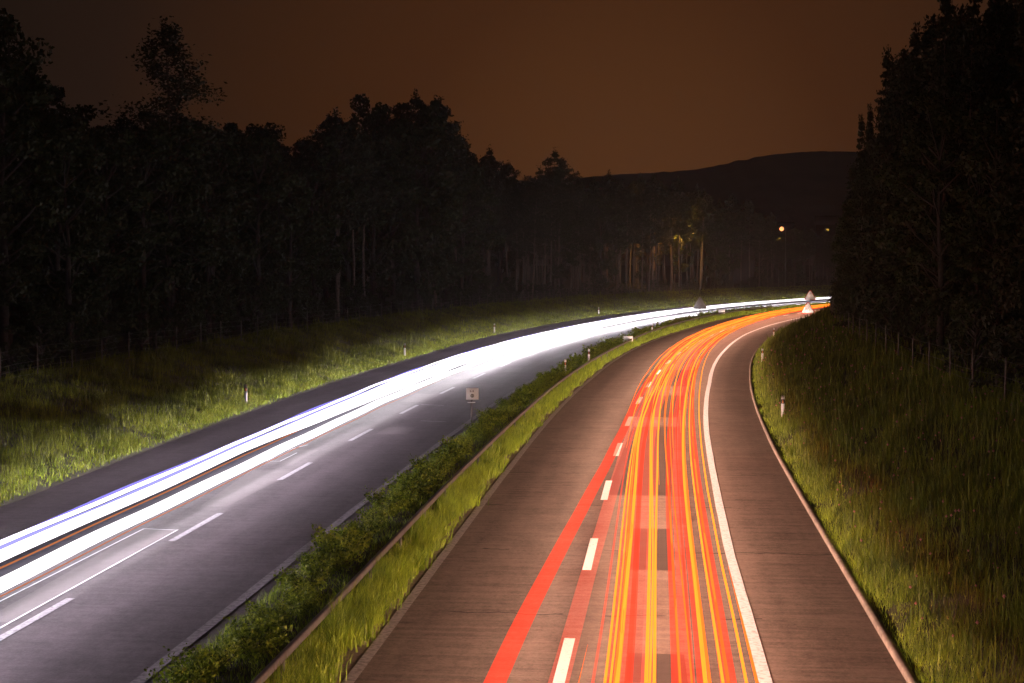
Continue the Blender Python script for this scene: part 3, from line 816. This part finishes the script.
sky_l = curve((-40, -25), (0, 18), (25, 45), (50, 78), (78, 98), (100, 110), (150, 98), (215, 112), (255, 108), (285, 133), (320, 120), (345, 98), (400, 95), (440, 95), (455, 132), (475, 142), (500, 152), (530, 172), (556, 160), (585, 175), (620, 172), (660, 176), (700, 183), (740, 195), (770, 208), (800, 218), (840, 224))
def proj(x, y, z):
    th = math.atan(77.0 / 1500.0)
    zc = y * math.cos(th) - (z - 7.5) * math.sin(th); yc = y * math.sin(th) + (z - 7.5) * math.cos(th)
    return 512 + 1500 * x / zc, 341.5 - 1500 * yc / zc, zc
def top_height(x, y, gz, ty):
    return max(4.0, 7.5 + (264.5 - ty) / 1500.0 * y - gz)

rng = np.random.default_rng(100)
def left_forest():
    for row, (d, step) in enumerate(((11.0, 4.6), (16.0, 5.4), (23.0, 6.2), (33.0, 7.5), (13.5, 5.0), (28.0, 6.0))):
        s = 44.0 + row * 2 if row < 4 else 215.0
        while s < 430:
            ss = s + rng.uniform(-1.2, 1.2); off = oG(ss) - d - rng.uniform(-1.5, 1.5)
            x, y = at(ss, off); gz = float(ground_z(ss, off))
            px, _, zc = proj(float(x), float(y), gz)
            if -90 < px < 930:
                ty = float(sky_l(px)) + (rng.uniform(0, 10) + abs(rng.normal(0, 26)) if row < 2 else rng.uniform(2, 40))
                h = top_height(float(x), float(y), gz, ty)
                h = min(h, 32)
                if px > 470 and rng.uniform() < 0.85 or (px > 330 and rng.uniform() < 0.3):
                    plant(PINES[rng.integers(3)], ss, off, h, 'tall dark pine with a bare trunk in the wood beyond the left road', 'pine tree', 'pines in the wood left of the roads')
                else:
                    plant(BROADS[rng.integers(3)], ss, off, h, 'dark broadleaf tree in the wood on the left bank', 'broadleaf tree', 'broadleaf trees in the wood left of the roads')
            s += step * rng.uniform(0.8, 1.2) * (1.0 if s < 180 else 1.15)
    # undergrowth shrubs along the edge of the wood
    s = 50.0
    while s < 400:
        off = oG(s) - rng.uniform(9.2, 11.0)
        x, y = at(s, off); px = proj(float(x), float(y), 3)[0]
        if -60 < px < 880:
            plant(THICK[rng.integers(2)], s, off, rng.uniform(1.6, 4.2) if px < 560 else rng.uniform(1.2, 2.6), 'dark leafy shrub under the trees just behind the left fence', 'shrub', 'shrubs behind the left fence', 6.0)
        s += rng.uniform(2.4, 4.4)
left_forest()

def single(proto, px, y, ty, label, cat, wide=1.0):
    """a tree that stands out in the skyline, placed by where it stands in the wood"""
    x = (px - 512) / 1500.0 * y
    i = int(np.argmin((CL[:, 0] - x) ** 2 + (CL[:, 1] - y) ** 2))
    off = float((x - CL[i, 0]) * CN[i, 0] + (y - CL[i, 1]) * CN[i, 1]); s = float(CS[i])
    gz = float(ground_z(s, off))
    return plant(proto, s, off, top_height(x, y, gz, ty), label, cat, None, wide=wide)
single(LARCH, 176, 104, 34, 'tall thin crowned larch rising above the wood on the left', 'larch tree', 1.4)
single(BROADS[0], 372, 165, 88, 'big round topped broadleaf tree, left of the twin crowns at mid skyline', 'broadleaf tree', 0.8)
single(BROADS[2], 427, 170, 90, 'big broadleaf tree with a bulging crown, right of the twin crowns at mid skyline', 'broadleaf tree', 0.62)
single(PINES[2], 556, 245, 154, 'lone rounded pine standing above the wood, left of the glowing horizon', 'pine tree', 1.0)
single(BROADS[1], 5, 82, 5, 'tallest broadleaf tree at the left border of the photo', 'broadleaf tree', 0.9)

sky_r = curve((815, 240), (829, 197), (840, 160), (850, 141), (871, 116), (876, 70), (885, 60), (903, 46), (925, 20), (938, 0), (955, -8), (990, -30), (1030, -60), (1150, -120))
def right_forest():
    for row, (d, step) in enumerate(((8.2, 5.0), (12.5, 5.6), (18.0, 6.5), (26.0, 8.0), (22.0, 7.0))):
        s = 46.0 + row * 2
        while s < 330:
            ss = s + rng.uniform(-1.2, 1.2); off = oK(ss) + d + rng.uniform(-0.8, 1.2)
            x, y = at(ss, off); gz = float(ground_z(ss, off))
            px, _, zc = proj(float(x), float(y), gz)
            if 790 < px < 1130:
                lim = px - 26 * 60 / zc
                ty = float(sky_r(max(815, lim))) + (rng.uniform(0, 25) if row == 0 else rng.uniform(0, 60))
                h = min(27, top_height(float(x), float(y), gz, ty))
                if row == 0 and rng.uniform() < 0.45:
                    plant(BROADS[rng.integers(3)], ss, off, min(h, rng.uniform(8, 13)), 'dark broadleaf tree at the edge of the right hand wood', 'broadleaf tree', 'broadleaf trees at the edge of the right hand wood', wide=0.9)
                else:
                    plant(SPRUCES[rng.integers(2)], ss, off, h, 'dark spruce in the wood above the right verge', 'spruce tree', 'spruces in the right hand wood', wide=rng.uniform(0.75, 1.2))
            s += step * rng.uniform(0.85, 1.2)
    s = 44.0
    while s < 300:
        off = oK(s) + rng.uniform(6.9, 8.6)
        x, y = at(s, off); px = proj(float(x), float(y), 3)[0]
        if px < 1080:
            plant(THICK[rng.integers(2)], s, off, rng.uniform(1.4, 3.6), 'leafy shrub crowding the fence on the right slope', 'shrub', 'shrubs along the right fence', 6.0, 0.8)
        s += rng.uniform(2.6, 4.6)
right_forest()
for px, y_, w_ in ((862, 114, .6), (870, 110, .55), (880, 96, .6), (906, 92, .6), (932, 82, .55), (946, 78, .6), (968, 74, .6)):
    single(SPRUCES[px % 2], px, y_, float(sky_r(px)) - 3, 'slim pointed spruce in the outline of the right hand wood', 'spruce tree', w_)['group'] = 'slim spruces in the outline of the right hand wood'

# ------------------------------------------------------------------ fences
def fence(label, off, s0, s1, step, h, wires):
    s = np.arange(s0, s1, step); s = s + rng.uniform(-0.35, 0.35, len(s))
    o0 = off(s); x, y = at(s, o0); z = ground_z(s, o0)
    root = empty('wire_fence', (float(x[0]), float(y[0]), float(z[0])))
    tag(root, label, 'fence')
    base = np.array(root.location)
    for k in range(len(s)):
        mb = MB(); t = rng.normal(0, 0.02, 2)
        p = np.array([x[k], y[k], z[k]]) - base
        mb.tube([p - (0, 0, 0.3), p + (t[0], t[1], h * rng.uniform(0.9, 1.12))], 0.036, 7)
        mb.build('post', M['wood'], root)
    mb = MB()
    ss = np.linspace(s[0], s[-1], int((s[-1] - s[0]) / 2.0))
    X, Y = at(ss, off(ss)); Z = ground_z(ss, off(ss))
    for w in wires:
        sag = 0.03 * np.sin(ss * 1.57)
        mb.tube(np.stack([X, Y, Z + w * h + sag], 1) - base, 0.005, 4, False)
    mb.build('wire_mesh', M['steel'], root)
fence('long wire fence on thin posts along the top of the left bank', lambda s: oG(s) - 8.2, 60, 400, 4.0, 1.45, (0.1, 0.3, 0.5, 0.72, 0.95))
fence('wire fence on wooden posts at the top of the right verge', lambda s: oK(s) + 6.3, 40, 200, 4.6, 1.45, (0.1, 0.35, 0.6, 0.95))

# ------------------------------------------------------------------ guard rail
def rail():
    off = curve((25, -4.88), (45, -4.92), (70, -4.8), (110, -4.72), (130, -4.85), (150, -5.4), (215, -6.8), (260, -7.0))
    s = np.arange(-20, 300, 2.0)
    x, y = at(s, off(s))
    root = empty('guard_rail', (float(x[0]), float(y[0]), 0.0))
    tag(root, 'grey steel guard rail running along the median between shrubs and grass', 'guard rail')
    b0 = np.array(root.location)
    prof = np.array([(-0.055, 0.60), (0.055, 0.60), (0.055, 0.71), (0.04, 0.73), (-0.04, 0.73), (-0.055, 0.71)])
    O = off(s)[:, None] + prof[None, :, 0]; S = np.repeat(s[:, None], 6, 1)
    X, Y = at(S, O); V = np.stack([X, Y, np.repeat(prof[None, :, 1], len(s), 0)], -1).reshape(-1, 3) - b0
    i = np.arange(len(s) - 1)[:, None] * 6; j = np.arange(6)[None, :]; k = (j + 1) % 6
    mb = MB(); mb.add(V, np.stack([i + j, i + 6 + j, i + 6 + k, i + k], -1).reshape(-1, 4))
    mb.build('rail', M['steel'], root)
    for q in np.arange(-18, 280, 4.0):
        px, py = at(q, off(q)); mb = MB()
        mb.box(np.array([float(px), float(py), 0.28]) - b0, (0.07, 0.07, 0.64), -math.atan2(_t[int(q + 32), 0], _t[int(q + 32), 1]))
        mb.build('post', M['steel'], root)
    return off
RAIL = rail()

# ------------------------------------------------------------------ road furniture
def road_rot(s): 
    i = int(np.argmin(np.abs(CS - s))); return -math.atan2(_t[i, 0], _t[i, 1])
def delineator(s, off, label, h=1.05, group='white delineator posts along the roads', sc=1.0):
    x, y = at(s, off); z = float(ground_z(s, off)) if not (oML(s) < off < oL(s)) else 0.1
    root = empty('delineator_post', (float(x), float(y), z), road_rot(s))
    tag(root, label, 'delineator', group)
    mb = MB()
    w, d = 0.075 * sc, 0.055 * sc
    P = [(-w, -d, -0.2), (w, -d, -0.2), (w * 0.8, d, -0.2), (-w * 0.8, d, -0.2), (-w, -d, h), (w, -d, h - 0.02), (w * 0.8, d, h + 0.06), (-w * 0.8, d, h + 0.08)]
    mb.add(P, [(0, 3, 2, 1), (4, 5, 6, 7), (0, 1, 5, 4), (1, 2, 6, 5), (2, 3, 7, 6), (3, 0, 4, 7)])
    mb.build('post', M['white'], root)
    mb = MB(); mb.box((0, -0.002, h * 0.80), (w * 2 + 0.008, d * 2 + 0.01, 0.20)); mb.build('band', M['black'], root)
    mb = MB(); mb.box((0, -d - 0.008, h * 0.80), (w * 0.9, 0.008, 0.15)); mb.build('reflector', M['reflector'], root)
delineator(77, -20.3, 'thin post in the left grass nearest the camera, beside the dark shoulder', 0.95)
delineator(118, -21.1, 'thin post in the left grass, second from the camera, before the bend', 0.95)
delineator(158, -23.0, 'thin post in the left grass, third from the camera, behind the white glow', 0.95)
delineator(215, -25.2, 'thin far post in the left grass at the foot of the far bank', 0.95)
delineator(71, 7.15, 'white post with a red topped band on the right verge, nearest the camera', 1.05)
delineator(113, 7.3, 'short white post on the right verge, in the middle of the bend', 0.95)
delineator(148, 7.3, 'small white post on the right verge, farthest of the three in the bend', 1.0)
delineator(100, -5.75, 'white post head peeping over the shrubs before the first tall median post', 1.0)
delineator(111, -5.35, 'white post beside the guard rail, lower one of the tall median posts', 1.1)
delineator(158, -5.9, 'white post beside the guard rail, upper one of the tall median posts', 1.15)
delineator(235, -8.0, 'tiny white post on the median near the far triangle signs', 1.0)

GLY = {'6': ["###", "#..", "###", "#.#", "###"], '1': [".#.", "##.", ".#.", ".#.", "###"], '0': ["###", "#.#", "#.#", "#.#", "###"], '-': ["...", "...", "###", "...", "..."]}
def glyphs(parent, text, cx, cz, h, y):
    u = h / 5.0; w = len(text) * 4 * u - u
    x0 = cx - w / 2
    for ch in text:
        mb = MB()
        for r, row in enumerate(GLY[ch]):
            a = None
            for c in range(4):
                on = c < 3 and row[c] == '#'
                if on and a is None: a = c
                if not on and a is not None:
                    mb.box((x0 + (a + c) / 2 * u, y, cz + h / 2 - (r + 0.5) * u), ((c - a) * u, 0.004, u * 1.001)); a = None
        mb.build('numeral' if ch != '-' else 'dash_mark', M['black'], parent)
        x0 += 4 * u
def marker_sign():
    x, y = unproj(471.5, 433, 0.1)
    root = empty('marker_sign', (x, y, 0.05))
    tag(root, 'white square marker sign on a thin pole among the median shrubs', 'sign')
    mb = MB(); mb.tube([(0, 0, -0.2), (0, 0, 2.02)], 0.035, 8); mb.build('pole', M['steel'], root)
    p = MB(); p.box((0.04, -0.05, 1.78), (0.55, 0.02, 0.50)); pn = p.build('panel', M['white'], root)
    glyphs(pn, '1-0', 0.02, 1.90, 0.075, -0.0625)
    m = MB(); th = np.linspace(0, 2 * math.pi, 15)
    m.tube(np.stack([0.04 + 0.065 * np.cos(th), np.full(15, -0.064), 1.70 + 0.065 * np.sin(th)], 1), 0.014, 5)
    m.build('ring_mark', M['black'], pn)
    glyphs(pn, '6', 0.04, 1.70, 0.075, -0.0625)
    b = MB(); b.box((0.0, -0.02, 1.40), (0.34, 0.03, 0.035), 0.25); b.build('bracket', M['white'], root)
marker_sign()

def triangle_sign(px, py, Y, size, label, face, z_top_px):
    """face: True shows its front to the camera"""
    x = (px - 512) / 1500.0 * Y
    zt = 7.5 - (z_top_px - 264.5) * Y / 1500.0
    i = int(np.argmin((CL[:, 0] - x) ** 2 + (CL[:, 1] - Y) ** 2))
    off = float((x - CL[i, 0]) * CN[i, 0] + (Y - CL[i, 1]) * CN[i, 1])
    gz = float(ground_z(CS[i], off))
    root = empty('triangle_sign', (x, Y, gz), -math.atan2(x, Y) if face else -math.atan2(x, Y) * 0.5)
    tag(root, label, 'sign', 'triangular warning signs at the far bend')
    zt -= gz; hh = size * 0.98
    def tri(mb, s, y0, y1, cz):
        r = s * 0.577
        P = []
        for yy in (y0, y1):
            for a in (90, 210, 330):
                for da in (-7, 7):
                    P.append((math.cos(R(a + da)) * r * 1.0, yy, cz + math.sin(R(a + da)) * r))
        n = 6
        for k in range(n):
            pass
        V = P; Q = [(k, (k + 1) % 6, 6 + (k + 1) % 6, 6 + k) for k in range(6)]
        T = [(0, 2, 1), (0, 3, 2), (0, 4, 3), (0, 5, 4), (6, 7, 8), (6, 8, 9), (6, 9, 10), (6, 10, 11)]
        mb.add(V, Q, T)
    cz = zt - size * 0.577
    mb = MB(); mb.tube([(0, 0.06, -0.3), (0, 0.06, zt - 0.3)], 0.06, 8); mb.build('pole', M['steel'], root)
    b = MB(); tri(b, size, -0.03, 0.03, cz)
    if face is None or face is False:
        b.build('back_plate', M['grey'], root)
        c = MB(); c.box((0, -0.045, cz - 0.1), (size * 0.55, 0.02, 0.07)); c.build('clamp', M['steel'], root)
    else:
        b.build('border', M['red'], root)
        p = MB(); tri(p, size * 0.86, -0.036, -0.031, cz); pn = p.build('panel', M['white'], root)
        g = MB()
        if face == 'bend':
            g.tube([(-0.10, -0.04, cz - 0.28), (-0.08, -0.04, cz), (0.12, -0.04, cz + 0.12), (0.10, -0.04, cz + 0.3)], 0.045, 5)
        else:
            g = None
        if g: g.build('symbol', M['black'] if face == 'plain' else M['grey'], pn)
triangle_sign(700, 310, 222, 1.9, 'dark grey triangular sign seen from behind, standing before the white streaks', False, 297)
triangle_sign(810, 301, 268, 1.9, 'white triangular warning sign with red rim, higher of the far right pair', 'plain', 290)
triangle_sign(808, 315, 214, 1.75, 'pale mottled triangular warning sign, lower of the far right pair, by the verge', 'bend', 302)

def plate(px, py, Y, label):
    x = (px - 512) / 1500.0 * Y; z = 7.5 - (py - 264.5) * Y / 1500.0
    root = empty('marker_plate', (x, Y, 0.1), -0.35)
    tag(root, label, 'sign', 'small white plates on the median')
    h = z - 0.1
    mb = MB(); mb.tube([(-0.25, 0.03, -0.2), (-0.25, 0.03, h + 0.2)], 0.035, 7); mb.build('pole', M['steel'], root)
    mb = MB(); mb.box((0.05, 0, h), (0.95, 0.03, 0.55)); mb.build('panel', M['white'], root)
    mb = MB(); mb.box((0.05, 0.024, h), (0.9, 0.012, 0.06)); mb.build('stiffener', M['steel'], root)
plate(627.5, 339, 137, 'white rectangular plate on the median between the two tall posts')
plate(721.5, 311.5, 214, 'small white plate on the median below the grey triangle sign')

# ------------------------------------------------------------------ lamps of the village beyond the wood
def village_lamp(px, py, Y, ground, label, col, strength, rad, energy, group='distant village lamps'):
    x = (px - 512) / 1500.0 * Y; z = 7.5 - (py - 264.5) * Y / 1500.0
    root = empty('street_lamp', (x, Y, ground), -0.3)
    tag(root, label, 'street lamp', group)
    h = z - ground
    mb = MB(); mb.tube([(0.9, 0, -0.5), (0.9, 0, h * 0.6), (0.9, 0, h + 0.1)], (0.11, 0.09, 0.06), 8); mb.build('pole', M['steel'], root)
    mb = MB(); mb.tube([(0.9, 0, h + 0.1), (0.45, 0, h + 0.42), (-0.25, 0, h + 0.40)], 0.05, 6); mb.build('arm', M['steel'], root)
    mb = MB(); mb.box((0, 0, h + 0.34), (0.8, 0.42, 0.14)); hd = mb.build('lamp_head', M['grey'], root)
    mb = MB()
    th = np.linspace(0, math.pi, 7)
    mb.tube(np.stack([np.zeros(7), np.zeros(7), h + rad * np.cos(th) * 1.0], 1), np.maximum(0.02, rad * np.sin(th)), 12)
    mb.build('lamp_bulb', glow('lamp_bulb_glow', col, strength), hd, True)
    d = bpy.data.lights.new('lamp_light', 'POINT'); d.energy = energy; d.color = col; d.shadow_soft_size = rad
    o = link(bpy.data.objects.new('lamp_light', d)); o.parent = root; o.location = (0, -0.3, h - rad - 0.15)
def wood_edge(px, d):
    """distance at which the wood's edge stands in the line of sight towards px"""
    best = None
    for s in np.arange(120, 440, 1.0):
        x, y = at(s, oG(s) - d); q = proj(float(x), float(y), 10)[0]
        if best is None or abs(q - px) < best[0]: best = (abs(q - px), float(y))
    return best[1]
village_lamp(781, 229, wood_edge(781, 9.5), 2.2, 'brightest street lamp, orange white, shining over the wood near the right trees', (1.0, 0.34, 0.11), 2.4, 0.5, 5)
def screen_pine(px, d, ty, label):
    y = wood_edge(px, d); single(PINES[0], px, y, ty, label, 'pine tree', 1.0)
screen_pine(652, 10.6, 178, 'pine whose branches catch the light of the leftmost orange village lamp')
screen_pine(679, 10.6, 180, 'pine whose branches catch the light of the yellow lamp, second from the left')
village_lamp(654, 227, wood_edge(654, 13.0), 2.5, 'orange street lamp mostly hidden in pine branches, leftmost of the village lamps', (1.0, 0.36, 0.06), 1.8, 0.34, 5000)
village_lamp(677, 226, wood_edge(677, 13.0), 2.5, 'yellow street lamp glowing through pine branches, second from the left', (1.0, 0.50, 0.08), 2.0, 0.40, 5500)

def house(px, py, Y, label, wpx):
    x = (px - 512) / 1500.0 * Y; z = 7.5 - (py - 264.5) * Y / 1500.0
    root = empty('house', (x, Y, 3.0), -0.2)
    tag(root, label, 'house', 'distant houses with a lit window')
    h = z - 3.0
    mb = MB(); mb.box((0, 4, (h + 1.5) / 2), (6, 8, h + 1.5)); mb.build('wall', M['wall'], root)
    mb = MB(); e = h + 1.5
    mb.add([(-3.4, -0.5, e), (3.4, -0.5, e), (3.4, 8.5, e), (-3.4, 8.5, e), (-3.4, 4, e + 2.6), (3.4, 4, e + 2.6)], [(0, 1, 5, 4), (2, 3, 4, 5), (0, 3, 2, 1)], [(0, 4, 3), (1, 2, 5)])
    mb.build('roof', M['roof'], root)
    mb = MB(); mb.box((0, -0.03, h), (wpx * Y / 1500.0, 0.05, 0.6)); mb.build('window', glow('lit_window_glow', (1.0, 0.62, 0.08), 0.7), root)
house(779, 239, wood_edge(779, 17), 'house under the brightest lamp with a long yellow lit window', 6)
house(740, 238, wood_edge(740, 16), 'house in the wood with one tiny yellow lit window', 2.5)
house(826, 230, 420, 'house with a small yellow lit window beside the right hand trees', 4)

# ------------------------------------------------------------------ night haze
def haze():
    mb = MB(); mb.box((100, 900, 250), (2600, 2200, 506))
    o = mb.build('haze', None)
    m = bpy.data.materials.new('night_haze'); m.use_nodes = True
    n, l = m.node_tree.nodes, m.node_tree.links
    n.clear()
    out = n.new('ShaderNodeOutputMaterial'); v = n.new('ShaderNodeVolumePrincipled')
    v.inputs['Color'].default_value = (0.9, 0.88, 0.9, 1); v.inputs['Density'].default_value = HAZE; v.inputs['Anisotropy'].default_value = 0.3
    l.new(v.outputs[0], out.inputs['Volume'])
    o.data.materials.append(m)
    tag(o, 'thin night haze hanging over the road and the wood', 'haze', kind='stuff')
if HAZE > 0: haze()
